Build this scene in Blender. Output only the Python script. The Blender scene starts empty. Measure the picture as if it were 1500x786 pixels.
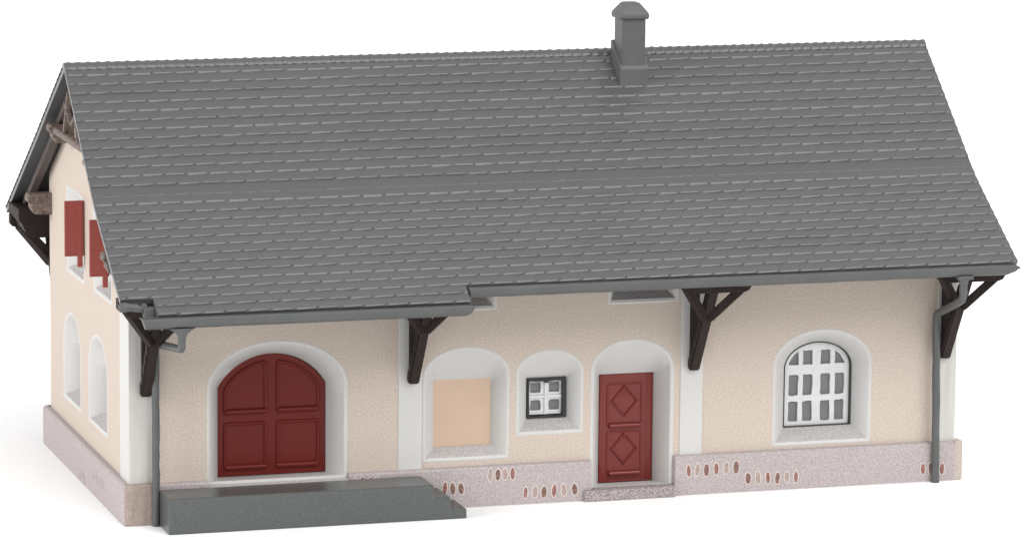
import bpy, bmesh, math, random
from mathutils import Vector, Matrix
from mathutils.geometry import delaunay_2d_cdt
random.seed(7)
SC = bpy.context.scene
COL = SC.collection

# ------------------------------------------------------------------ dimensions (1 unit = 1 cm of the model)
L, D = 12.03, 5.57                      # wall box
RY, RZ = 2.51, 6.015                    # ridge
PROF = [(RY, RZ), (0.62, 4.475), (0.425, 4.325), (0.22, 4.19), (-1.206, 3.325)]        # front slope, ridge to eave
PROFB = [(RY, RZ), (3.57, 5.375), (4.62, 4.735), (5.60, 4.165), (7.05, 3.315)]            # rear slope
RX0, RX1 = -0.37, 12.43
THICK = 0.085

# ------------------------------------------------------------------ materials
def mat(name, col, rough=0.5, spec=0.5, grain=None, bump=None, streak=None, mottle=None):
    """grain=(scale, dark colour, light colour), bump=(scale, strength, distance), streak: long soft vertical stains"""
    m = bpy.data.materials.new(name); m.use_nodes = True
    nt = m.node_tree; n = nt.nodes; lk = nt.links
    b = n['Principled BSDF']
    b.inputs['Base Color'].default_value = (*col, 1)
    b.inputs['Roughness'].default_value = rough
    b.inputs['Specular IOR Level'].default_value = spec
    tc = n.new('ShaderNodeTexCoord')
    cur = None
    if grain:
        t = n.new('ShaderNodeTexNoise'); t.inputs['Scale'].default_value = grain[0]
        t.inputs['Detail'].default_value = 2.0; t.inputs['Roughness'].default_value = 0.6
        lk.new(tc.outputs['Object'], t.inputs['Vector'])
        r = n.new('ShaderNodeValToRGB')
        r.color_ramp.elements[0].position = 0.36; r.color_ramp.elements[0].color = (*grain[1], 1)
        r.color_ramp.elements[1].position = 0.64; r.color_ramp.elements[1].color = (*grain[2], 1)
        lk.new(t.outputs['Fac'], r.inputs['Fac']); cur = r.outputs['Color']
    for spec_ in (mottle, streak):
        if not spec_: continue
        t = n.new('ShaderNodeTexNoise'); t.inputs['Detail'].default_value = 4.0
        mp = n.new('ShaderNodeMapping'); mp.inputs['Scale'].default_value = spec_[0]
        lk.new(tc.outputs['Object'], mp.inputs['Vector']); lk.new(mp.outputs['Vector'], t.inputs['Vector'])
        t.inputs['Scale'].default_value = 1.0
        r = n.new('ShaderNodeMapRange'); r.inputs['From Min'].default_value = 0.45; r.inputs['From Max'].default_value = 0.72
        r.inputs['To Max'].default_value = spec_[2]
        lk.new(t.outputs['Fac'], r.inputs['Value'])
        mx = n.new('ShaderNodeMix'); mx.data_type = 'RGBA'
        lk.new(r.outputs['Result'], mx.inputs['Factor'])
        if cur: lk.new(cur, mx.inputs['A'])
        else: mx.inputs['A'].default_value = (*col, 1)
        mx.inputs['B'].default_value = (*spec_[1], 1)
        cur = mx.outputs['Result']
    if cur: lk.new(cur, b.inputs['Base Color'])
    if bump:
        t = n.new('ShaderNodeTexNoise'); t.inputs['Scale'].default_value = 1.0
        t.inputs['Detail'].default_value = 3.0
        mp = n.new('ShaderNodeMapping')
        sc = bump[0] if isinstance(bump[0], tuple) else (bump[0],)*3
        mp.inputs['Scale'].default_value = sc
        lk.new(tc.outputs['Object'], mp.inputs['Vector']); lk.new(mp.outputs['Vector'], t.inputs['Vector'])
        bp = n.new('ShaderNodeBump'); bp.inputs['Strength'].default_value = bump[1]; bp.inputs['Distance'].default_value = bump[2]
        lk.new(t.outputs['Fac'], bp.inputs['Height']); lk.new(bp.outputs['Normal'], b.inputs['Normal'])
    return m

M = {}
M['plaster'] = mat('cream_plaster', (0.5345,0.4558,0.3916), .75, .2, (46, (0.4594,0.3864,0.3263), (0.5919,0.5123,0.4481)), (46, .4, .014))
M['white'] = mat('white_paint', (0.5532,0.5456,0.5302), .5, .3, None, (14, .12, .01), mottle=((1.2,1.2,1.2), (0.5225,0.5111,0.4879), .6))
M['white_worn'] = mat('worn_white_paint', (0.5434,0.528,0.5008), .5, .3, None, (12, .2, .012), streak=((6,6,.7), (0.4348,0.4037,0.3571), .75))
M['plinth'] = mat('pink_grey_render', (0.4232,0.3724,0.3698), .8, .2, (48, (0.3386,0.292,0.292), (0.4867,0.4359,0.4317)), (48, .4, .013))
M['plinth_tan'] = mat('tan_corner_render', (0.36,0.2925,0.2565), .6, .3, (22, (0.315,0.252,0.2205), (0.396,0.3285,0.288)), (16, .3, .015), streak=((7,7,1.0), (0.243,0.1845,0.1575), .8))
M['plinth_pale'] = mat('pale_tan_render', (0.4642,0.3922,0.3442), .7, .2, (30, (0.4162,0.3482,0.3042), (0.5043,0.4363,0.3881)), (25, .3, .012))
M['sill'] = mat('rough_pale_grey_render', (0.4876,0.46,0.4508), .85, .2, (46, (0.3864,0.3634,0.357), (0.5612,0.5382,0.529)), (46, .4, .013))
M['step'] = mat('dark_speckled_render', (.34,.29,.29), .75, .2, (42, (.20,.165,.165), (.44,.385,.38)), (40, .5, .018))
M['red'] = mat('dark_red_paint', (.172,.022,.017), .2, .38, None, (9, .06, .008))
M['shutter'] = mat('matt_red_paint_lit', (0.2835,0.0651,0.0525), .5, .3, None, (9, .08, .01))  # matt red, with the stronger light on the shutters put into its colour
M['gate_red'] = mat('deep_red_paint', (.14,.017,.013), .22, .15, None, (9, .06, .008))
M['peach'] = mat('peach_panel_paint', (0.5742,0.4219,0.3175), .7, .2, None, (9, .15, .01), mottle=((3,3,3), (0.5307,0.3915,0.2958), .5))
M['roof'] = mat('grey_roof_plastic', (0.07529,0.07529,0.07529), .30, .5, None, ((3, 26, 26), .12, .008), mottle=((0.2995,0.6845,0.6845), (0.08214,0.08214,0.08214), .8))
M['soffit'] = mat('dark_grey_soffit', (.065,.065,.067), .6, .3, None, (12, .2, .01))
M['chimney'] = mat('grey_chimney_plastic', (0.0931,0.0931,0.0912), .5, .4, None, (18, .35, .012), mottle=((5,5,2), (0.076,0.076,0.076), .6))
M['gutter'] = mat('green_grey_plastic', (0.08464,0.08887,0.08718), .45, .35, None, (10, .3, .012), mottle=((2,3,3), (0.1058,0.1084,0.1058), .6))
M['platform'] = mat('slate_grey_plastic', (0.0752,0.08272,0.0799), .28, .5, (48, (0.06392,0.0705,0.06768), (0.0893,0.09682,0.094)), (40, .15, .007))
M['brown'] = mat('dark_brown_timber', (0.02659,0.01877,0.01642), .6, .15, None, (14, .4, .015), mottle=((4,4,2), (0.03754,0.02737,0.02424), .6))
M['brown_lt'] = mat('weathered_brown_timber', (.17,.13,.115), .7, .3, (26, (.10,.072,.062), (.22,.17,.15)), (22, .45, .016))
M['rafter'] = mat('grey_brown_rafter', (.10,.08,.074), .65, .25, None, (8, .3, .02), mottle=((2,1,1), (.075,.065,.062), .8))
M['black'] = mat('black_frame_paint', (.022,.022,.024), .45, .4, None, (20, .3, .01))
M['frame_white'] = mat('white_window_plastic', (0.6729,0.6729,0.6764), .4, .35, None, (16, .2, .01), mottle=((9,9,9), (0.5551,0.5635,0.5749), .4))
M['pane'] = mat('grey_window_pane', (.155,.157,.162), .35, .5, None, (12, .2, .01), mottle=((6,6,6), (.20,.20,.205), .7))
M['stone_red'] = mat('red_brown_stone', (.27,.125,.11), .8, .2, (40, (.20,.085,.075), (.34,.175,.155)))
M['stone_brown'] = mat('brown_stone', (.20,.115,.10), .8, .2, (40, (.13,.07,.06), (.29,.18,.155)))
M['stone_tan'] = mat('grey_tan_stone', (.36,.28,.255), .8, .2, (40, (.29,.22,.20), (.43,.35,.32)))
M['stone_rim'] = mat('pale_stone_rim', (0.5923,0.5203,0.4802), .8, .2)
M['ground'] = mat('white_table_paper', (.96,.96,.96), .95, .05)

# ------------------------------------------------------------------ mesh builder
class MB:
    def __init__(self): self.v = []; self.f = []; self.m = []; self.s = []
    def add(self, vs, fs, mi=0, smooth=False):
        o = len(self.v); self.v += [tuple(p) for p in vs]
        for f in fs:
            self.f.append(tuple(i+o for i in f)); self.m.append(mi); self.s.append(smooth)
    def bm(self, b, mi=0, smooth=False, mtx=None):
        b.verts.ensure_lookup_table(); b.verts.index_update()
        vs = [(mtx @ x.co if mtx else x.co.copy()) for x in b.verts]
        self.add(vs, [[q.index for q in f.verts] for f in b.faces], mi, smooth); b.free()
    def box(self, x0, x1, y0, y1, z0, z1, bev=0.0, mi=0, seg=2, jit=0.0, cuts=0):
        b = bmesh.new(); bmesh.ops.create_cube(b, size=1)
        for q in b.verts:
            q.co = Vector(((x0+x1)/2+q.co.x*(x1-x0), (y0+y1)/2+q.co.y*(y1-y0), (z0+z1)/2+q.co.z*(z1-z0)))
        if bev: bmesh.ops.bevel(b, geom=b.edges[:], offset=bev, segments=seg, affect='EDGES', profile=.6)
        self.bm(b, mi, False)
    def prism(self, pts, axis, a0, a1, bev=0.0, mi=0, seg=2):
        """polygon in the two other axes, extruded along axis from a0 to a1"""
        b = bmesh.new(); n = len(pts)
        def mk(p, a):
            if axis == 0: return (a, p[0], p[1])
            if axis == 1: return (p[0], a, p[1])
            return (p[0], p[1], a)
        A = [b.verts.new(mk(p, a0)) for p in pts]; B = [b.verts.new(mk(p, a1)) for p in pts]
        b.faces.new(A); b.faces.new(B[::-1])
        for i in range(n): b.faces.new((A[i], B[i], B[(i+1) % n], A[(i+1) % n]))
        bmesh.ops.recalc_face_normals(b, faces=b.faces[:])
        if bev: bmesh.ops.bevel(b, geom=b.edges[:], offset=bev, segments=seg, affect='EDGES', profile=.6, clamp_overlap=True)
        bmesh.ops.triangulate(b, faces=[f for f in b.faces if len(f.verts) > 4])
        self.bm(b, mi, False)
    def tube(self, path, rad, n=10, mi=0, caps=True, smooth=True, sq=None):
        path = [Vector(p) for p in path]; k = len(path)
        rad = rad if isinstance(rad, (list, tuple)) else [rad]*k
        vs = []; prev = None
        for i, p in enumerate(path):
            t = (path[min(i+1, k-1)] - path[max(i-1, 0)]).normalized()
            if prev is None:
                u = t.orthogonal().normalized()
            else:
                u = (prev - t*prev.dot(t)).normalized()
            prev = u; w = t.cross(u)
            for j in range(n):
                a = 2*math.pi*j/n; vs.append(p + (u*math.cos(a)+w*math.sin(a))*rad[i])
        fs = [[i*n+j, i*n+(j+1) % n, (i+1)*n+(j+1) % n, (i+1)*n+j] for i in range(k-1) for j in range(n)]
        if caps: fs += [list(range(n))[::-1], [(k-1)*n+j for j in range(n)]]
        self.add(vs, fs, mi, smooth)
    def loft(self, loops, mi=0, smooth=False, closed=True, seg=None):
        n = len(loops[0]); vs = [p for lp in loops for p in lp]
        rng = seg if seg is not None else (range(n) if closed else range(n-1))
        fs = [[i*n+j, i*n+(j+1) % n, (i+1)*n+(j+1) % n, (i+1)*n+j] for i in range(len(loops)-1) for j in rng]
        self.add(vs, fs, mi, smooth)
    def build(self, name, mats, parent=None, fixn=True, auto=None):
        me = bpy.data.meshes.new(name); me.from_pydata(self.v, [], self.f)
        for x in (mats if isinstance(mats, (list, tuple)) else [mats]): me.materials.append(x)
        me.polygons.foreach_set('material_index', self.m); me.polygons.foreach_set('use_smooth', self.s)
        me.update()
        if fixn:
            b = bmesh.new(); b.from_mesh(me); bmesh.ops.remove_doubles(b, verts=b.verts[:], dist=1e-5)
            bmesh.ops.recalc_face_normals(b, faces=b.faces[:]); b.to_mesh(me); b.free()
        if auto: me.set_sharp_from_angle(angle=auto)
        o = bpy.data.objects.new(name, me); COL.objects.link(o)
        if parent: o.parent = parent
        return o

# ------------------------------------------------------------------ opening outlines: counter-clockwise from bottom left, seen from outside
NS, NT, NB = 8, 24, 6
def loop_arch(x0, x1, zb, zs, zt, kind='ellipse'):
    """left side up, arch, right side down, bottom back; kind: ellipse, segment or flat"""
    p = []
    for i in range(NS): p.append((x0, zb + (zs-zb)*i/NS))
    cx, hw, h = (x0+x1)/2, (x1-x0)/2, zt-zs
    for i in range(NT+1):
        t = i/NT
        if kind == 'ellipse':
            a = math.pi*(1-t); p.append((cx+hw*math.cos(a), zs+h*math.sin(a)))
        elif kind == 'segment':
            R = (hw*hw+h*h)/(2*h); A = math.asin(min(1, hw/R)); a = -A+2*A*t
            p.append((cx+R*math.sin(a), zt-R+R*math.cos(a)))
        else:
            a = math.pi*(1-t); p.append((cx+hw*max(-1, min(1, 1.25*math.cos(a))), zt if abs(1.25*math.cos(a)) <= 1 else zs+h*min(1, math.sin(a)/.6)))
    for i in range(1, NS+1): p.append((x1, zs + (zb-zs)*i/NS))
    for i in range(1, NB): p.append((x1+(x0-x1)*i/NB, zb))
    return p
NL = NS+NT+1+NS+NB-1
BOT = list(range(NS+NT+NS, NL))          # indices of bottom segments (start vertex)
SIDE = [i for i in range(NL) if i not in BOT]
def inset(lp, d):
    out = []; n = len(lp); cx = sum(p[0] for p in lp)/n; cz = (min(p[1] for p in lp)+max(p[1] for p in lp))/2
    for i, p in enumerate(lp):
        a, b = Vector(lp[i-1]), Vector(lp[(i+1) % n]); t = (b-a)
        if t.length < 1e-9: t = Vector((1, 0))
        t.normalize(); nn = Vector((t.y, -t.x))
        corner = i in (0, NS+NT+NS)
        if corner: q = Vector(p)+Vector((d if p[0] < cx else -d, d))
        else: q = Vector(p)+nn*d
        out.append((q.x, q.y))
    return out

# transform for an opening: front wall (u=x, depth=+y) or gable wall (u=-y, depth=+x)
def TF(kind):
    if kind == 'front': return lambda u, d, z: (u, d, z)
    return lambda u, d, z: (d, -u, z)

def surround(outer, inner, depth, T, parent, with_sill, whites=('white',), back=.09, seg=None):
    """bead round the opening, splayed reveal and, when asked, the rough sloping sill"""
    l1, l2 = inset(outer, .022), inset(outer, .05)
    L_ = [[T(u, .0, z) for u, z in outer], [T(u, -.005, z) for u, z in inset(outer, .008)], [T(u, -.006, z) for u, z in l1], [T(u, .010, z) for u, z in l2]]
    m = MB(); m.loft(L_, 0, True)
    m.loft([L_[3], [T(u, depth, z) for u, z in inner]], 0, True, seg=None if not with_sill else SIDE)
    m.loft([[T(u, depth, z) for u, z in inner], [T(u, depth+back, z) for u, z in inner]], 0, True)
    o = m.build('surround', M['white'], parent, auto=math.radians(35))
    if with_sill:
        s = MB()
        idx = BOT+[0]
        a = [L_[3][i] for i in idx]; b = [T(inner[i][0], depth, inner[i][1]) for i in idx]
        up = .006
        lift = lambda q: (q[0], q[1], q[2]+up)
        n = len(a)
        s.loft([[lift(q) for q in a], [lift(q) for q in b]], 0, False, closed=False)
        s.loft([a, [lift(q) for q in a]], 0, False, closed=False)
        s.build('sill', M['sill'], parent)
    return o

def plate(loops_holes, T, d0, d1, mi, m, smooth=False):
    """flat plate with holes; front face at depth d0, side walls to d1"""
    pts = []; edges = []
    for lp in loops_holes:
        o = len(pts); n = len(lp); pts += [Vector(p) for p in lp]
        edges += [(o+i, o+(i+1) % n) for i in range(n)]
    r = delaunay_2d_cdt(pts, edges, [], 0, 1e-6)
    vs, fs = r[0], r[2]
    def inside(p, lp):
        c = False; n = len(lp)
        for i in range(n):
            a, b = lp[i], lp[(i+1) % n]
            if (a[1] > p[1]) != (b[1] > p[1]) and p[0] < (b[0]-a[0])*(p[1]-a[1])/(b[1]-a[1])+a[0]: c = not c
        return c
    keep = []
    for f in fs:
        c = (sum(vs[i].x for i in f)/len(f), sum(vs[i].y for i in f)/len(f))
        if inside(c, loops_holes[0]) and not any(inside(c, h) for h in loops_holes[1:]): keep.append(f)
    m.add([T(p.x, d0, p.y) for p in vs], keep, mi, smooth)
    if d1 is not None:
        for lp in loops_holes:
            m.loft([[T(u, d0, z) for u, z in lp], [T(u, d1, z) for u, z in lp]], mi, smooth)

# ------------------------------------------------------------------ the house
house = bpy.data.objects.new('freight_shed', None); COL.objects.link(house)
house['label'] = 'cream model railway goods shed with grey tiled roof, chimney, red doors and arched windows'
house['category'] = 'model building'

F = TF('front'); G = TF('gable')
# outlines on the front wall (x, z)
gate_o = loop_arch(1.075, 3.057, .485, 1.80, 2.462); gate_i = loop_arch(1.305, 2.843, .505, 1.765, 2.215, 'segment')
niche_o = loop_arch(4.125, 5.375, .645, 1.85, 2.25); niche_i = loop_arch(4.345, 5.172, .80, 1.70, 1.75, 'flat')
small_o = loop_arch(5.475, 6.452, .955, 1.83, 2.155); small_i = loop_arch(5.695, 6.265, 1.147, 1.69, 1.717, 'flat')
door_o = loop_arch(6.562, 7.785, .11, 1.81, 2.256); door_i = loop_arch(6.80, 7.612, .134, 1.65, 1.695, 'flat')
arch_o = loop_arch(9.268, 10.752, .607, 1.76, 2.276); arch_i = loop_arch(9.537, 10.562, .805, 1.66, 2.034)
at1_o = loop_arch(6.80, 7.844, 2.755, 3.36, 3.40, 'flat'); at1_i = loop_arch(6.94, 7.704, 2.90, 3.30, 3.34, 'flat')
at2_o = loop_arch(4.14, 5.182, 2.755, 3.36, 3.40, 'flat'); at2_i = loop_arch(4.28, 5.042, 2.90, 3.30, 3.34, 'flat')
# outlines on the gable wall (u = -y, z)
gl1_o = loop_arch(-4.58, -3.32, .90, 1.75, 2.245); gl1_i = loop_arch(-4.36, -3.54, 1.06, 1.66, 2.05)
gl2_o = loop_arch(-2.76, -1.46, .90, 1.75, 2.245); gl2_i = loop_arch(-2.54, -1.68, 1.06, 1.66, 2.05)
gu1_o = loop_arch(-4.28, -3.02, 2.80, 4.02, 4.05, 'flat'); gu1_i = loop_arch(-4.08, -3.20, 2.96, 3.85, 3.88, 'flat')
gu2_o = loop_arch(-2.36, -1.12, 2.83, 4.00, 4.03, 'flat'); gu2_i = loop_arch(-2.16, -1.30, 2.99, 3.85, 3.88, 'flat')

# walls: one mesh
def under(y, off=.10):
    """height of the roof's underside above y"""
    pr = PROF if y <= RY else PROFB
    for (a, za), (b, zb) in zip(pr, pr[1:]):
        if (a >= y >= b) or (a <= y <= b):
            return za+(zb-za)*(y-a)/(b-a)-off*1.25
    return pr[-1][1]-off
w = MB()
ht = under(0)
plate([[(0, .02), (L, .02), (L, ht), (0, ht)], gate_o, niche_o, small_o, door_o, arch_o, at1_o, at2_o], F, 0, None, 0, w)
gp = [(0, .02)] + [(-y, under(y)) for y in (0, .22, .425, .62)] + [(-RY, RZ-.13)] + [(-y, under(y)) for y in (3.57, 4.62, D)] + [(-D, .02)]
plate([gp, gl1_o, gl2_o, gu1_o, gu2_o], G, 0, None, 0, w)
w.add([(L, -u, z) for u, z in gp], [list(range(len(gp)))])
w.add([(0, D, .02), (L, D, .02), (L, D, under(D)), (0, D, under(D))], [[3, 2, 1, 0]])
wall = w.build('wall', M['plaster'], house)

# plinth with inset stones
def ell(m, T, u, z, a, b, tilt, d, mi, n=14, dome=.006):
    vs = [T(u, d-dome, z)]
    c, s = math.cos(tilt), math.sin(tilt)
    for k, sc in ((0, .7), (1, 1.0)):
        for j in range(n):
            t = 2*math.pi*j/n; p, q = a*sc*math.cos(t), b*sc*math.sin(t)
            vs.append(T(u+p*c-q*s, d-(dome if k == 0 else 0), z+p*s+q*c))
    fs = [[0, 1+j, 1+(j+1) % n] for j in range(n)]+[[1+j, 1+n+j, 1+n+(j+1) % n, 1+(j+1) % n] for j in range(n)]
    m.add(vs, fs, mi, True)
pl = MB(); PP = .10; PH = .565
def plinth_run(x0, x1):
    pl.prism([(0.02, 0), (-PP, 0), (-PP, PH-.035), (-PP+.02, PH-.008), (-PP+.05, PH), (.02, PH)], 0, x0, x1)
plinth_run(.318, 1.07); plinth_run(3.062, 6.556); pl.box(1.0, 3.1, -PP+.004, .02, 0, .40); plinth_run(7.79, 12.03)
pl.prism([(0.02, 0), (-PP, 0), (-PP, PH-.035), (-PP+.02, PH-.008), (-PP+.05, PH), (.02, PH)], 1, -.085, D+.1)       # gable side
pl.prism([(L-.02, 0), (L+PP, 0), (L+PP, PH-.03), (L+PP-.03, PH), (L-.02, PH)], 1, -.06, D+.1)
pl.box(-.05, L+.05, D-.02, D+PP, 0, PH, .02)
stones = [(3.143,.43,3),(3.24,.428,2),(3.347,.425,1),(3.445,.43,3),(4.424,.289,1),(4.538,.282,2),(4.656,.276,2),(5.079,.447,3),(5.188,.441,2),(5.292,.445,3),(5.401,.449,1),(5.592,.167,1),(5.731,.174,3),(5.861,.162,2),(6.01,.173,1),(6.15,.176,3),(6.31,.177,2),
 (7.99,.351,1),(8.122,.359,3),(8.255,.347,2),(8.402,.359,1),(8.55,.361,3),(8.698,.363,2),(8.88,.195,2),(9.028,.197,3),(9.177,.189,1),(9.321,.177,2),(9.465,.184,3),(9.599,.177,1),(11.53,.193,1),(11.656,.187,2),(11.824,.178,1)]
for x, z, k in stones:
    a = {1: .030, 2: .038, 3: .033}[k]*random.uniform(.9, 1.1); b = random.uniform(.076, .092); t = random.uniform(-.12, .12)
    ell(pl, F, x, z, a+.016, b+.018, t, -PP-.003, 4, dome=.002)
    ell(pl, F, x, z, a, b, t, -PP-.007, k, dome=.004)
for y, z in ((2.93, .10), (2.75, .10), (2.62,.09), (1.98, .30), (1.80, .29), (1.63, .29), (1.46, .28), (1.30, .28)):
    ell(pl, G, -y, z, .034, .085, random.uniform(-.1, .1), -PP-.003, 4, dome=.002)
    ell(pl, G, -y, z, .024, .07, random.uniform(-.1, .1), -PP-.006, 5, dome=.003)
pl.build('plinth', [M['plinth'], M['stone_red'], M['stone_brown'], M['stone_tan'], M['stone_rim'], M['plinth']], house)
c = MB(); c.box(-PP+.012, .315, -PP-.006, .03, 0.0, PH+.006, .018)
o = c.build('plinth_corner', M['plinth_tan'], house); o['label'] = 'tan weathered front corner block of the plinth'
c = MB(); c.box(L-.02, L+PP+.004, -PP-.004, .10, 0.0, PH+.004, .014)
c.build('plinth_corner', M['plinth_pale'], house)

# pilasters
def pil(x0, x1, top, m_='white', z0=PH-.01):
    p = MB(); p.box(x0, x1, -.016, .02, z0, top, .008)
    return p.build('pilaster', M[m_], house)
o = pil(-.012, .315, under(0)-.0, 'white_worn'); o['label'] = 'streaky off-white front corner pilaster'
pil(3.775, 4.112, under(0)); pil(7.878, 8.21, under(0)); pil(11.738, L+.01, under(0), 'white_worn')
p = MB(); p.box(-.016, .02, -.010, .56, PH-.01, under(.3)-.1, .008); p.build('pilaster', M['white'], house)

# cargo gate
def ridge_loop(m, pts, y, r, closed=True, mi=0):
    P_ = [Vector((a, y, b)) for a, b in pts]
    if closed: P_ = P_+[P_[0], P_[1]]
    m.tube(P_, r, 8, mi, not closed, True)
g = MB(); gd = .36
gi = inset(gate_i, .012)
plate([gi], F, gd+.035, gd+.09, 0, g)
def rounded(poly, r=.035, k=3):
    out = []
    n = len(poly)
    for i in range(n):
        p, a, b = Vector(poly[i]), Vector(poly[i-1]), Vector(poly[(i+1) % n])
        da, db = (a-p), (b-p); ra = min(r, da.length*.45); rb = min(r, db.length*.45)
        s, e = p+da.normalized()*ra, p+db.normalized()*rb
        for j in range(k+1):
            t = j/k; out.append(tuple(s*(1-t)**2+p*2*t*(1-t)+e*t*t))
    return out
def panel(m, poly, y, r=.02):
    ridge_loop(m, rounded(poly), y, r)
R = (.769**2+.45**2)/.9; zc = 2.215-R; cx = 2.074
def arcz(x, off): return zc+math.sqrt(max(0, (R-off)**2-(x-cx)**2))
for s in (-1, 1):
    xs = [cx+s*(.085+(.66-.085)*i/9) for i in range(10)]
    top = [(x, arcz(x, .115)) for x in xs]
    poly = [(cx+s*.085, 1.405)]+top+[(cx+s*.66, 1.405)]
    panel(g, poly, gd+.030, .024)
    panel(g, [(cx+s*.085, .66), (cx+s*.085, 1.245), (cx+s*.66, 1.245), (cx+s*.66, .66)], gd+.030, .024)
    for z in (1.415, .64):
        a, b = cx+s*.085, cx+s*.65
        g.tube([(min(a, b), gd+.010, z), (max(a, b), gd+.010, z)], .036, 14)
        for q in (min(a, b),):
            bb = bmesh.new(); bmesh.ops.create_uvsphere(bb, u_segments=10, v_segments=6, radius=.03); g.bm(bb, 0, True, Matrix.Translation((q, gd+.022, z)))
gate = g.build('cargo_gate', M['gate_red'], house, auto=math.radians(35)); gate['label'] = 'wide arched dark red double gate with four panels'
surround(gate_o, gate_i, gd, F, gate, False)
th_ = MB(); th_.box(1.072, 3.060, -PP-.004, .04, .38, .492, .012); th_.build('threshold', M['sill'], gate)

# blind niche
n_ = MB(); plate([inset(niche_i, -.01)], F, .245, .30, 0, n_)
niche = n_.build('blind_panel', M['peach'], house); niche['label'] = 'plain peach panel filling an arched niche'
surround(niche_o, niche_i, .24, F, niche, True)

# entrance door
d_ = MB(); dd = .37
plate([inset(door_i, .008)], F, dd+.02, dd+.08, 0, d_)
x0, x1 = 6.80, 7.612
d_.box(x0+.71, x1-.012, dd+.012, dd+.03, .15, 1.68, .008)
d_.box(x0+.015, x0+.06, dd+.004, dd+.03, .15, 1.68, .006)
d_.box(x0+.015, x1-.02, dd-.012, dd+.03, .145, .175, .008)
cxd = x0+.385
for zb in (.30, .985):
    panel(d_, [(cxd-.25, zb-.03), (cxd-.25, zb+.56), (cxd+.25, zb+.56), (cxd+.25, zb-.03)], dd+.022, .016)
    zc_ = zb+.31
    di = [(cxd-.185, zc_), (cxd, zc_+.215), (cxd+.185, zc_), (cxd, zc_-.215)]
    d_.add([(cxd, dd-.012, zc_)]+[(a, dd+.022, b) for a, b in di], [[0, 1+i, 1+(i+1) % 4] for i in range(4)])
    ridge_loop(d_, di, dd+.012, .018)
    bb = bmesh.new(); bmesh.ops.create_uvsphere(bb, u_segments=10, v_segments=6, radius=.024); d_.bm(bb, 0, True, Matrix.Translation((cxd, dd+.004, zc_+.20)))
    d_.tube([(cxd-.225, dd-.006, zb-.035), (cxd+.225, dd-.006, zb-.035)], .036, 14)
door = d_.build('entrance_door', M['red'], house, auto=math.radians(35)); door['label'] = 'narrow red door with two raised diamonds'
surround(door_o, door_i, dd, F, door, False)
s = MB(); s.box(6.437, 7.783, -.185, .06, 0, .158, .02)
s.build('doorstep', M['step'], house)

# small square window
def wobble(poly, amt, sub=5):
    out = []; n = len(poly)
    for i in range(n):
        a, b = Vector(poly[i]), Vector(poly[(i+1) % n])
        for j in range(sub):
            t = j/sub; q = a*(1-t)+b*t; out.append((q.x+random.uniform(-amt, amt), q.y+random.uniform(-amt, amt)))
    return out
sd = .24
k = MB()
fo = inset(small_i, .0)
ring_in = [(5.728, 1.178), (6.218, 1.178), (6.218, 1.672), (5.728, 1.672)]
plate([[(5.70, 1.15), (6.262, 1.15), (6.262, 1.714), (5.70, 1.714)], wobble(ring_in, .006)], F, sd-.035, sd+.09, 0, k)
k.box(5.94, 6.02, sd-.045, sd, 1.648, 1.68, .012)
win = k.build('window', M['black'], house); win['label'] = 'small square window with white cross bars in a dark frame'
surround(small_o, small_i, sd, F, win, True)
fr = MB(); holes = []
for (a, b) in ((5.762, 5.915), (6.035, 6.19)):
    for (q, r_) in ((1.245, 1.392), (1.495, 1.645)):
        holes.append(wobble(rounded([(a, q), (b, q), (b, r_), (a, r_)], .02, 2), .005, 2))
plate([[(5.735, 1.185), (6.215, 1.185), (6.215, 1.685), (5.735, 1.685)]]+holes, F, sd+.035, sd+.075, 0, fr)
for (a, b, q, r_) in ((5.735, 6.215, 1.425, 1.462), (5.962, 5.998, 1.185, 1.67)):
    fr.box(a, b, sd+.005, sd+.05, q, r_, .012)
fr.box(5.74, 6.20, sd+.01, sd+.05, 1.192, 1.215, .01)
fr.build('glazing_bar', M['frame_white'], win)
pn = MB(); pn.box(5.735, 6.215, sd+.075, sd+.085, 1.185, 1.685); pn.build('pane', M['pane'], win)

# arched window
ad = .30
k = MB(); plate([inset(arch_i, -.004), inset(arch_i, .016)], F, ad-.004, ad+.12, 0, k)
win2 = k.build('window', M['black'], house); win2['label'] = 'arched white lattice window with twelve grey panes'
surround(arch_o, arch_i, ad, F, win2, True)
lat = inset(arch_i, .014); fr = MB()
ax0, ax1 = 9.567, 10.532; aw = ax1-ax0
acx, ahw, azs, azt = (9.537+10.562)/2, (10.562-9.537)/2-.085, 1.66, 2.034-.075
def topz(x): return azs+(azt-azs)*math.sqrt(max(0, 1-((x-acx)/ahw)**2))
holes = []; muntx = []
for ci, fx in enumerate((.145, .365, .645, .868)):
    a, b = ax0+aw*(fx-.076), ax0+aw*(fx+.076)
    for (q, r_) in ((.875, 1.17), (1.25, 1.555)):
        holes.append(wobble(rounded([(a, q), (b, q), (b, r_), (a, r_)], .025, 2), .006, 2))
    q = 1.695
    ta, tb = min(1.90, topz(a)), min(1.90, topz(b))
    poly = [(a, q), (b, q), (b, max(q+.02, tb)), ((a+b)/2, max(q+.03, min(1.90, topz((a+b)/2)))), (a, max(q+.02, ta))]
    holes.append(wobble(poly, .004, 2))
plate([lat]+holes, F, ad+.062, ad+.10, 0, fr)
fr.build('glazing_bar', M['frame_white'], win2)
pn = MB(); plate([inset(arch_i, .02)], F, ad+.10, ad+.11, 0, pn); pn.build('pane', M['pane'], win2)

# attic openings under the eave
for a_o, a_i in ((at1_o, at1_i), (at2_o, at2_i)):
    k = MB(); plate([inset(a_i, -.01)], F, .17, .20, 0, k)
    wn = k.build('attic_window', M['soffit'], house)
    surround(a_o, a_i, .165, F, wn, True, back=.02)

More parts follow.
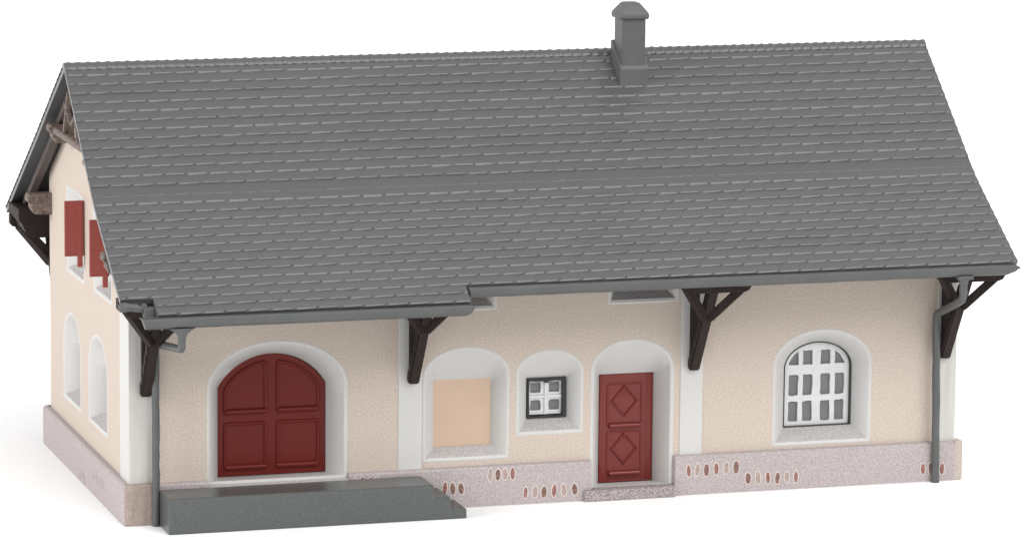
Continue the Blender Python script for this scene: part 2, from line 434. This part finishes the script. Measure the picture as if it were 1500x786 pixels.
# gable windows
for a_o, a_i in ((gl1_o, gl1_i), (gl2_o, gl2_i)):
    k = MB(); plate([inset(a_i, -.006), inset(a_i, .035)], G, .262, .34, 0, k)
    wn = k.build('window', M['black'], house)
    surround(a_o, a_i, .26, G, wn, True)
    fr = MB(); lp = inset(a_i, .03); uc = (a_i[0][0]+a_i[NS+NT+NS][0])/2
    hs = []
    for (q, r_) in ((1.14, 1.36), (1.44, 1.66)):
        for s in (-1, 1): hs.append(rounded([(uc+s*.05, q), (uc+s*.30, q), (uc+s*.30, r_), (uc+s*.05, r_)][::s], .02, 2))
    plate([lp]+hs, G, .30, .34, 0, fr); fr.build('glazing_bar', M['frame_white'], wn)
    pn = MB(); plate([inset(a_i, .02)], G, .34, .35, 0, pn); pn.build('pane', M['pane'], wn)
for (a_o, a_i, sy, dz) in ((gu1_o, gu1_i, 2.97, 0), (gu2_o, gu2_i, 1.22, .0)):
    k = MB(); plate([inset(a_i, -.006), inset(a_i, .06)], G, .20, .26, 0, k)
    wn = k.build('window', M['frame_white'], house)
    surround(a_o, a_i, .20, G, wn, True)
    pn = MB(); plate([inset(a_i, .05)], G, .25, .26, 0, pn); pn.build('pane', M['pane'], wn)
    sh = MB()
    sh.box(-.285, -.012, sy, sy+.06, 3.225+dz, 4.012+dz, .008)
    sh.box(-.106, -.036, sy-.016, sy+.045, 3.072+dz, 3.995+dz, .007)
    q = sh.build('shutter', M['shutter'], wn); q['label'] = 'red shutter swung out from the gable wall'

# ------------------------------------------------------------------ roof
def along(pr):
    s = [0.0]
    for (a, za), (b, zb) in zip(pr, pr[1:]): s.append(s[-1]+math.hypot(b-a, zb-za))
    return s
def pt_on(pr, S, s):
    if s >= S[-1]: i = len(S)-2
    else:
        i = 0
        while S[i+1] < s: i += 1
    t = (s-S[i])/(S[i+1]-S[i]); a, b = pr[i], pr[i+1]
    y, z = a[0]+(b[0]-a[0])*t, a[1]+(b[1]-a[1])*t
    l = S[i+1]-S[i]; ny, nz = -(b[1]-a[1])/l, (b[0]-a[0])/l
    if nz < 0: ny, nz = -ny, -nz
    return y, z, ny, nz
rf = MB()
def slab(pr, x0, x1, s0=None, s1=None, th=THICK):
    S = along(pr); ss = sorted(set([0 if s0 is None else s0]+[q for q in S if (s0 or 0) < q < (S[-1] if s1 is None else s1)]+[S[-1] if s1 is None else s1]))
    top = []; bot = []
    for q in ss:
        y, z, ny, nz = pt_on(pr, S, q); top.append((y, z)); bot.append((y-ny*th, z-nz*th))
    if s0 is None: bot[0] = (RY, RZ-th*1.3)
    n = len(top)
    for x, fl in ((x0, 0), (x1, 1)):
        rf.add([(x, a, b) for a, b in top]+[(x, a, b) for a, b in bot], [[i, i+1, n+i+1, n+i] for i in range(n-1)], 0)
    for prf, mi in ((top, 0), (bot, 1)):
        rf.add([(x0, a, b) for a, b in prf]+[(x1, a, b) for a, b in prf], [[i, i+1, n+i+1, n+i] for i in range(n-1)], mi)
    a, b = top[-1], bot[-1]
    rf.add([(x0, *a), (x1, *a), (x1, *b), (x0, *b)], [[0, 1, 2, 3]], 0)
    if s0 is not None:
        a, b = top[0], bot[0]; rf.add([(x0, *a), (x1, *a), (x1, *b), (x0, *b)], [[0, 1, 2, 3]], 0)
slab(PROF, RX0, RX1); slab(PROFB, RX0, RX1)
SF = along(PROF); EXT = .345; SE = SF[-1]+EXT
slab(PROF, .075, 4.372, SF[-1]-.01, SE)
ROW, TW = .1735, .316
US = [0.0, .03, .065, .11, .20, .36, .52, .68, .80, .88, .92, .95, .98]
def course(pr, S, s0, s1, x0, x1, xo, amp=1.0):
    """one course of tiles: a thin head and a rounded lip that is notched between tiles and swells to the right of each tile"""
    cols = []; i = int(math.floor((x0-xo)/TW))-1
    while xo+i*TW < x1:
        a = random.uniform(.85, 1.15); b = random.uniform(.15, .55); ds = random.uniform(-.005, .005); jx = random.uniform(-.008, .008)
        for u in US:
            n = min(u, 1-u)
            notch = 0.0 if n < .025 else (.35 if n < .04 else (.75 if n < .07 else 1.0))
            h = .031*amp*a*((1-b)+b*1.30*u**1.2)
            cols.append((xo+(i+u)*TW+jx, notch, h, ds))
        i += 1
    cols.sort(key=lambda q: q[0])
    inn = [q for q in cols if x0 < q[0] < x1]
    cols = [(x0, .6, .024*amp, 0)]+inn+[(x1, .6, .024*amp, 0)]
    prof = [(0, .03), (.45, .40), (.66, .70), (.75, .94), (.785, 1.0), (.81, .995), (.835, .965), (.86, .90), (.90, .74), (.935, .55), (.96, .38), (.98, .22), (.99, .10), (1.0, -.15)]
    vs = []; n = len(prof)
    for x, notch, h, ds in cols:
        pull = -.014*(1-notch)
        for t, hh in prof:
            k = max(0, (t-.70)/.30)
            s = max(.005, s0+(s1-s0)*t+(ds+pull)*k)
            y, z, ny, nz = pt_on(pr, S, s)
            hx = hh*(.020*(1 if amp > .5 else .15)*(1-k)+h*k) * (1-(1-notch)*.85*min(1, k*1.6))
            vs.append((x, y+ny*hx, z+nz*hx))
    m = len(cols)
    fs = [[i*n+j, i*n+j+1, (i+1)*n+j+1, (i+1)*n+j] for i in range(m-1) for j in range(n-1)]
    fs += [[j for j in range(n)], [(m-1)*n+j for j in range(n)][::-1]]
    rf.add(vs, fs, 0, True)
def row_amp(s, S):
    if abs(s-S[1]-.16) < ROW*.5: return .30                 # the course over the bend is pressed flat
    return random.choice((.62, .85, 1.0, 1.08))*(1.0 if s < S[1] else .88)
def tiling(pr, send, x0, x1, xo):
    S = along(pr); s = send; r = 0
    while s > .11:
        course(pr, S, max(.02, s-ROW-.004), s, x0, x1, xo+(r % 2)*TW/2+random.uniform(-.012, .012), row_amp(s, S)); s -= ROW; r += 1
tiling(PROF, SF[-1], RX0-.012, RX1+.012, .03)
tiling(PROFB, along(PROFB)[-1], RX0-.012, RX1+.012, .1)
S = along(PROF)
for r in (1, 2):
    s = SF[-1]+ROW*r; course(PROF, S, s-ROW-.004, s, .068, 4.378, .03+(r % 2)*TW/2)
# ridge caps
CAP = .14; nx = int(round((RX1-RX0+.02)/CAP)); ring = []
for i in range(nx*6+1):
    x = min(RX0-.012+i*CAP/6, RX1+.012); ph = (i % 6)/6
    hgt = .004+.013*math.exp(-((ph-.5)/.20)**2)*random.uniform(.6, 1.15)
    wv = .100+.008*math.exp(-((ph-.5)/.25)**2)
    lp = []
    for a in (-1, -.8, -.45, -.2, 0, .2, .45, .8, 1):
        dy = a*wv; rr = math.sqrt(dy*dy+.035**2)-.035
        lp.append((x, RY+dy, RZ-.81*rr+hgt+(.010 if abs(a) < 1 else -.02)))
    ring.append(lp)
rf.loft(ring, 0, True, closed=False)
rf.add(ring[0], [list(range(9))]); rf.add(ring[-1], [list(range(9))[::-1]])
roof = rf.build('roof', [M['roof'], M['soffit']], house, fixn=True, auto=math.radians(38))

# chimney
ch = MB(); cx0, cx1, cy0, cy1 = 7.60, 7.95, 1.955, 2.325
ch.box(cx0, cx1, cy0, cy1, 5.5, 6.53, .014)
def cz(y, h): return RZ-.815*(RY-y)+h
ch.prism([(1.925, cz(1.925, -.06)), (1.925, cz(1.925, .255)), (1.955, cz(1.955, .28)), (2.37, cz(2.37, .27)), (2.40, cz(2.40, .235)), (2.40, cz(2.40, -.1))], 0, 7.568, 7.992, .016)
chim = ch.build('chimney', M['chimney'], house)
cp = MB()
def rect(x0, x1, y0, y1, z): return [(x0, y0, z), (x1, y0, z), (x1, y1, z), (x0, y1, z)]
def rr(gx, z, x0=cx0, x1=cx1, y0=cy0, y1=cy1):
    r = .03; p = []
    for (X, Y, a0) in ((x1+gx-r, y1+gx-r, 0), (x0-gx+r, y1+gx-r, 90), (x0-gx+r, y0-gx+r, 180), (x1+gx-r, y0-gx+r, 270)):
        for k_ in range(5):
            a = math.radians(a0+k_*22.5); p.append((X+r*math.cos(a), Y+r*math.sin(a), z))
    return p
lo = [rr(.0, 6.50), rr(.030, 6.503), rr(.042, 6.52), rr(.044, 6.555), rr(.036, 6.59), rr(.008, 6.63), rr(-.045, 6.70), rr(-.062, 6.722), rr(-.085, 6.732)]
cp.loft(lo, 0, True); cp.add(lo[-1], [list(range(len(lo[-1])))]); cp.add(lo[0], [list(range(len(lo[0])))[::-1]])
cp.build('chimney_cap', M['chimney'], chim, auto=math.radians(30))

# ------------------------------------------------------------------ timber under the eaves
def beam(m, a, b, wd, ht, up=(0, 0, 1), mi=0, bev=.012, w2=None):
    a, b = Vector(a), Vector(b); t = (b-a); ln = t.length; t.normalize()
    s = t.cross(Vector(up)).normalized(); u = s.cross(t)
    bb = bmesh.new(); bmesh.ops.create_cube(bb, size=1)
    for q in bb.verts:
        ww = wd if q.co.x < 0 or w2 is None else w2
        q.co = Vector((q.co.x*ln, q.co.y*ww, q.co.z*ht))
    bmesh.ops.bevel(bb, geom=bb.edges[:], offset=bev, segments=2, affect='EDGES')
    mx = Matrix((t, s, u)).transposed().to_4x4(); mx.translation = (a+b)/2
    m.bm(bb, mi, False, mx)
def bracket():
    """origin at the wall face, reaching out along -y"""
    st = MB(); beam(st, (0, -.005, 1.80), (0, -.93, 3.30), .155, .135, bev=.02)
    for i in range(6):                                     # rough moulded edge on its left flank
        t = .08+i*.1; st.box(-.088, -.07, -.05-.93*t-.02, -.93*t+.03, 1.80+1.5*t-.03, 1.80+1.5*t+.04, .008)
    o = st.build('bracket', M['brown'], None)
    for s in (-1, 1):
        b = MB(); beam(b, (s*.03, -.56, 2.60), (s*.45, -.93, 3.14), .115, .115, bev=.015); b.build('brace', M['brown'], o)
    p = MB()
    prof = [(-.58, 3.30), (-.58, 3.16), (-.545, 3.12), (-.50, 3.115), (-.46, 3.06), (-.40, 3.035), (.40, 3.035), (.46, 3.06), (.50, 3.115), (.545, 3.12), (.58, 3.16), (.58, 3.30)]
    p.prism(prof, 1, -1.00, -.86, .01); p.build('eave_plate', M['brown'], o)
    t_ = MB(); t_.box(-.07, .07, -.9, .0, 3.22, 3.36, .012); t_.box(-.06, .06, -.09, -.002, 1.78, 3.25, .012); t_.build('tie_beam', M['brown'], o)
    return o
b0 = bracket(); b0.parent = house
def place(src, x, y, rz):
    c_ = src.copy(); COL.objects.link(c_); c_.parent = house; c_.location = (x, y, 0); c_.rotation_euler = (0, 0, rz)
    for k_ in src.children:
        d2 = k_.copy(); COL.objects.link(d2); d2.parent = c_
    return c_
b0.location = (.215, -.016, 0)
for x in (3.975, 8.06, 11.845): place(b0, x, -.016, 0)
rb = place(b0, .16, D+.016, math.pi)
q = MB(); q.prism([(-.40, 3.46), (-.40, 3.30), (-.35, 3.24), (-.30, 3.12), (-.22, 3.06), (-.14, 3.03), (.62, 3.03), (.62, 3.46)], 1, D+.30, D+1.12, .015)
q.prism([(-.348, 3.129), (.138, 2.63), (.14, 2.80), (-.12, 3.075), (-.29, 3.15)], 1, 6.19, 6.31, .012)
q.build('eave_beam', M['brown'], house)

# purlin ends with carved noses on the gable
def purlin(y0, y1, z0, z1, x_in=.02, x_out=-.35):
    h = z1-z0
    prof = [(x_in, z0), (x_in, z1), (x_out+.02, z1), (x_out-.01, z1-.03), (x_out-.015, z1-.10*h/.3), (x_out+.02, z1-.45*h), (x_out+.045, z1-.52*h), (x_out+.035, z1-.62*h), (x_out+.06, z0+.06), (x_out+.10, z0+.01)]
    m = MB(); m.prism(prof, 1, y0, y1, .016); return m.build('purlin', M['brown_lt'], house)
purlin(5.36, 5.60, 3.45, 3.76); purlin(-.07, .17, 3.45, 3.76)
purlin(3.68, 3.92, 4.73, 5.00); purlin(1.10, 1.34, 4.62, 4.86)
# ornamental truss in the peak
t_ = MB()
beam(t_, (-.26, RY, 5.05), (-.26, RY, 5.86), .09, .10)
beam(t_, (-.26, 3.75, 4.93), (-.26, 1.27, 4.93), .10, .10)
for s in (-1, 1): beam(t_, (-.26, RY+s*.50, 4.96), (-.26, RY+s*.16, 5.60), .08, .08); beam(t_, (-.26, RY+s*.03, 5.15), (-.26, RY+s*.45, 5.42), .07, .07)
t_.build('gable_truss', M['brown_lt'], house)
# barge rafters against the gable, under the roof
for pr in (PROF, PROFB):
    S = along(pr); m = MB(); ss = [.14, S[1], S[2], S[3], S[-1]-.06]
    top, bot = [], []
    for q in ss:
        y, z, ny, nz = pt_on(pr, S, q); top.append((y-ny*(THICK+.002), z-nz*(THICK+.002))); bot.append((y-ny*.20, z-nz*.20))
    m.prism(top+bot[::-1], 0, -.21, -.09, .008); m.build('rafter', M['rafter'], house)

# ------------------------------------------------------------------ gutters and downpipes
def gutter(x0, x1, yb, yf, z0, z1, taper=.0, taper_l=.0):
    """open trough: rounded front, hollow inside, closed at the ends"""
    m = MB(); prof = []
    h = z1-z0; wy = yb-yf
    outer = [(yb, z1), (yb, z0+.03), (yb-.03, z0), (yf+.07, z0), (yf+.025, z0+.02), (yf+.004, z0+.055), (yf, z1-.025), (yf+.008, z1)]
    inner = [(yf+.035, z1), (yf+.04, z1-.05), (yf+.08, z0+.035), (yb-.04, z0+.035), (yb-.03, z1)]
    pr = outer+inner
    N = 40; loops = []
    for i in range(N+1):
        x = x0+(x1-x0)*i/N
        loops.append([(x+(-taper*max(max(0, .7-(z-z0)/h)/.7, .42*max(0, (z-z0)/h-.7)/.3) if i == N else 0)+(taper_l*(z1-z)/h if i == 0 else 0), y, z+random.uniform(-.003, .003)) for y, z in pr])
    m.loft(loops, 0, True)
    for i in (0, N):
        lp = loops[i]; no = len(outer)
        m.add(lp[:no], [list(range(no))])
    return m
m = gutter(4.40, 12.47, -1.19, -1.33, 3.162, 3.305, taper=.24, taper_l=.03)
g1 = m.build('gutter', M['gutter'], house, auto=math.radians(40))
m = gutter(-.155, 4.415, -1.47, -1.62, 2.972, 3.118, taper=.12, taper_l=.05)
g2 = m.build('gutter', M['gutter'], house, auto=math.radians(40))
# stub of gutter left of the lowered eave
m = MB()
xs = [-.41, -.37, -.31, -.25, -.18, -.12, -.06]
rad = [.03, .062, .066, .052, .056, .048, .045]
vs = []
m.tube([(x, -1.245+random.uniform(-.008, .008), 3.235-.10*(x+.41)+random.uniform(-.006, .006)) for x in xs], rad, 12)
m.box(-.075, .095, -1.33, -1.18, 3.085, 3.225, .015)
m.box(-.10, -.03, -1.30, -1.2, 3.20, 3.27, .012)
m.build('gutter_stub', M['gutter'], house, auto=math.radians(40))
def bend(pts, r=.10, k=5):
    out = [Vector(pts[0])]
    for a, p, b in zip(pts, pts[1:], pts[2:]):
        a, p, b = Vector(a), Vector(p), Vector(b); s = p+(a-p).normalized()*r; e = p+(b-p).normalized()*r
        for j in range(k+1):
            t = j/k; out.append(s*(1-t)**2+p*2*t*(1-t)+e*t*t)
    out.append(Vector(pts[-1])); return out
def wob(path, a=.004):
    out = []
    for p, q in zip(path, path[1:]):
        n = max(1, int((q-p).length/.12))
        for i in range(n): out.append(p.lerp(q, i/n)+Vector((random.uniform(-a, a), random.uniform(-a, a), 0)))
    return out+[path[-1]]
def downpipe(pts, r, funnel):
    m = MB(); pa = wob(bend(pts, .09)); m.tube(pa, [r*random.uniform(.96, 1.05) for _ in pa], 12)
    x, y, z0, z1, w0, w1 = funnel
    lp = []
    for i in range(7):
        t = i/6; wd = w1+(w0-w1)*(t**2.2); dp = .055+(.065-.055)*t; z = z0+(z1-z0)*t
        lp.append([(x+wd*math.cos(a)*1.0, y+dp*math.sin(a), z) for a in [2*math.pi*j/16 for j in range(16)]])
    m.loft(lp, 0, True); m.add(lp[0], [list(range(16))]); m.add(lp[-1], [list(range(16))])
    return m
m = downpipe([(.385, -1.545, 2.90), (.385, -1.545, 2.685), (.325, -.175, 2.525), (.325, -.165, .005)], .052, (.385, -1.545, 2.85, 2.975, .20, .06))
o = m.build('downpipe', M['gutter'], house, auto=math.radians(40))
m = downpipe([(11.60, -1.27, 3.12), (11.60, -1.27, 2.84), (11.655, -.175, 2.44), (11.70, -.165, .0)], .056, (11.60, -1.27, 3.06, 3.165, .11, .065))
m.box(11.50, 11.73, -1.335, -1.20, 3.125, 3.18, .012)
m.build('downpipe', M['gutter'], house, auto=math.radians(40))

# ------------------------------------------------------------------ loading platform
p = MB()
prof = [(.372, 0), (.372, .495), (4.075, .495), (4.095, .322), (4.315, .315), (4.335, .145), (4.553, .138), (4.553, 0)]
p.prism(prof, 1, -.755, -.135, .024, seg=3)
plat = p.build('loading_platform', M['platform'], None)
plat['label'] = 'long slate grey loading platform with steps at one end, below the arched gate'
plat['category'] = 'loading platform'

# ------------------------------------------------------------------ surface it stands on
g = MB(); g.prism([(-70, -14), (70, -14), (120, 160), (-120, 160)], 2, -.25, 0)
gr = g.build('ground', M['ground'], None, fixn=False); gr['kind'] = 'structure'; gr['label'] = 'plain white studio surface'

# ------------------------------------------------------------------ light
wd = bpy.data.worlds.new('World'); SC.world = wd; wd.use_nodes = True
bg = wd.node_tree.nodes['Background']; bg.inputs['Color'].default_value = (1, 1, 1, 1); bg.inputs['Strength'].default_value = .89
def area(name, loc, target, size, power, col=(1, 1, 1)):
    l = bpy.data.lights.new(name, 'AREA'); l.shape = 'SQUARE'; l.size = size; l.energy = power; l.color = col
    o = bpy.data.objects.new(name, l); COL.objects.link(o); o.location = loc
    o.rotation_euler = (Vector(target)-Vector(loc)).to_track_quat('-Z', 'Y').to_euler(); return o
area('softbox_front', (80, -195, 200), (6, 10, 0), 180, 530000)
area('softbox_left', (-220, -45, 85), (6, 3, 2), 100, 320000)
area('added_fill_right', (220, 80, 200), (6, 10, 0), 130, 110000)  # unseen fill lamp, added to lift the shadows on the ground

# ------------------------------------------------------------------ camera
cam = bpy.data.cameras.new('Camera'); co = bpy.data.objects.new('Camera', cam); COL.objects.link(co)
cam.sensor_width = 36; cam.lens = 6696.689/1500*36; cam.clip_start = 1; cam.clip_end = 2000
az, el, ro = -.2932334, -.16692066, .00916298
fw = Vector((math.sin(-az)*math.cos(el), math.cos(az)*math.cos(el), math.sin(el)))
r = fw.cross(Vector((0, 0, 1))).normalized(); u = r.cross(fw)
r2 = math.cos(ro)*r+math.sin(ro)*u; u2 = -math.sin(ro)*r+math.cos(ro)*u
mx = Matrix((r2, u2, -fw)).transposed().to_4x4(); mx.translation = (-12.61999709, -59.67072089, 13.82149569)
co.matrix_world = mx
SC.camera = co
SC.view_settings.view_transform = 'Standard'; SC.view_settings.look = 'None'; SC.view_settings.exposure = 0; SC.view_settings.gamma = 1
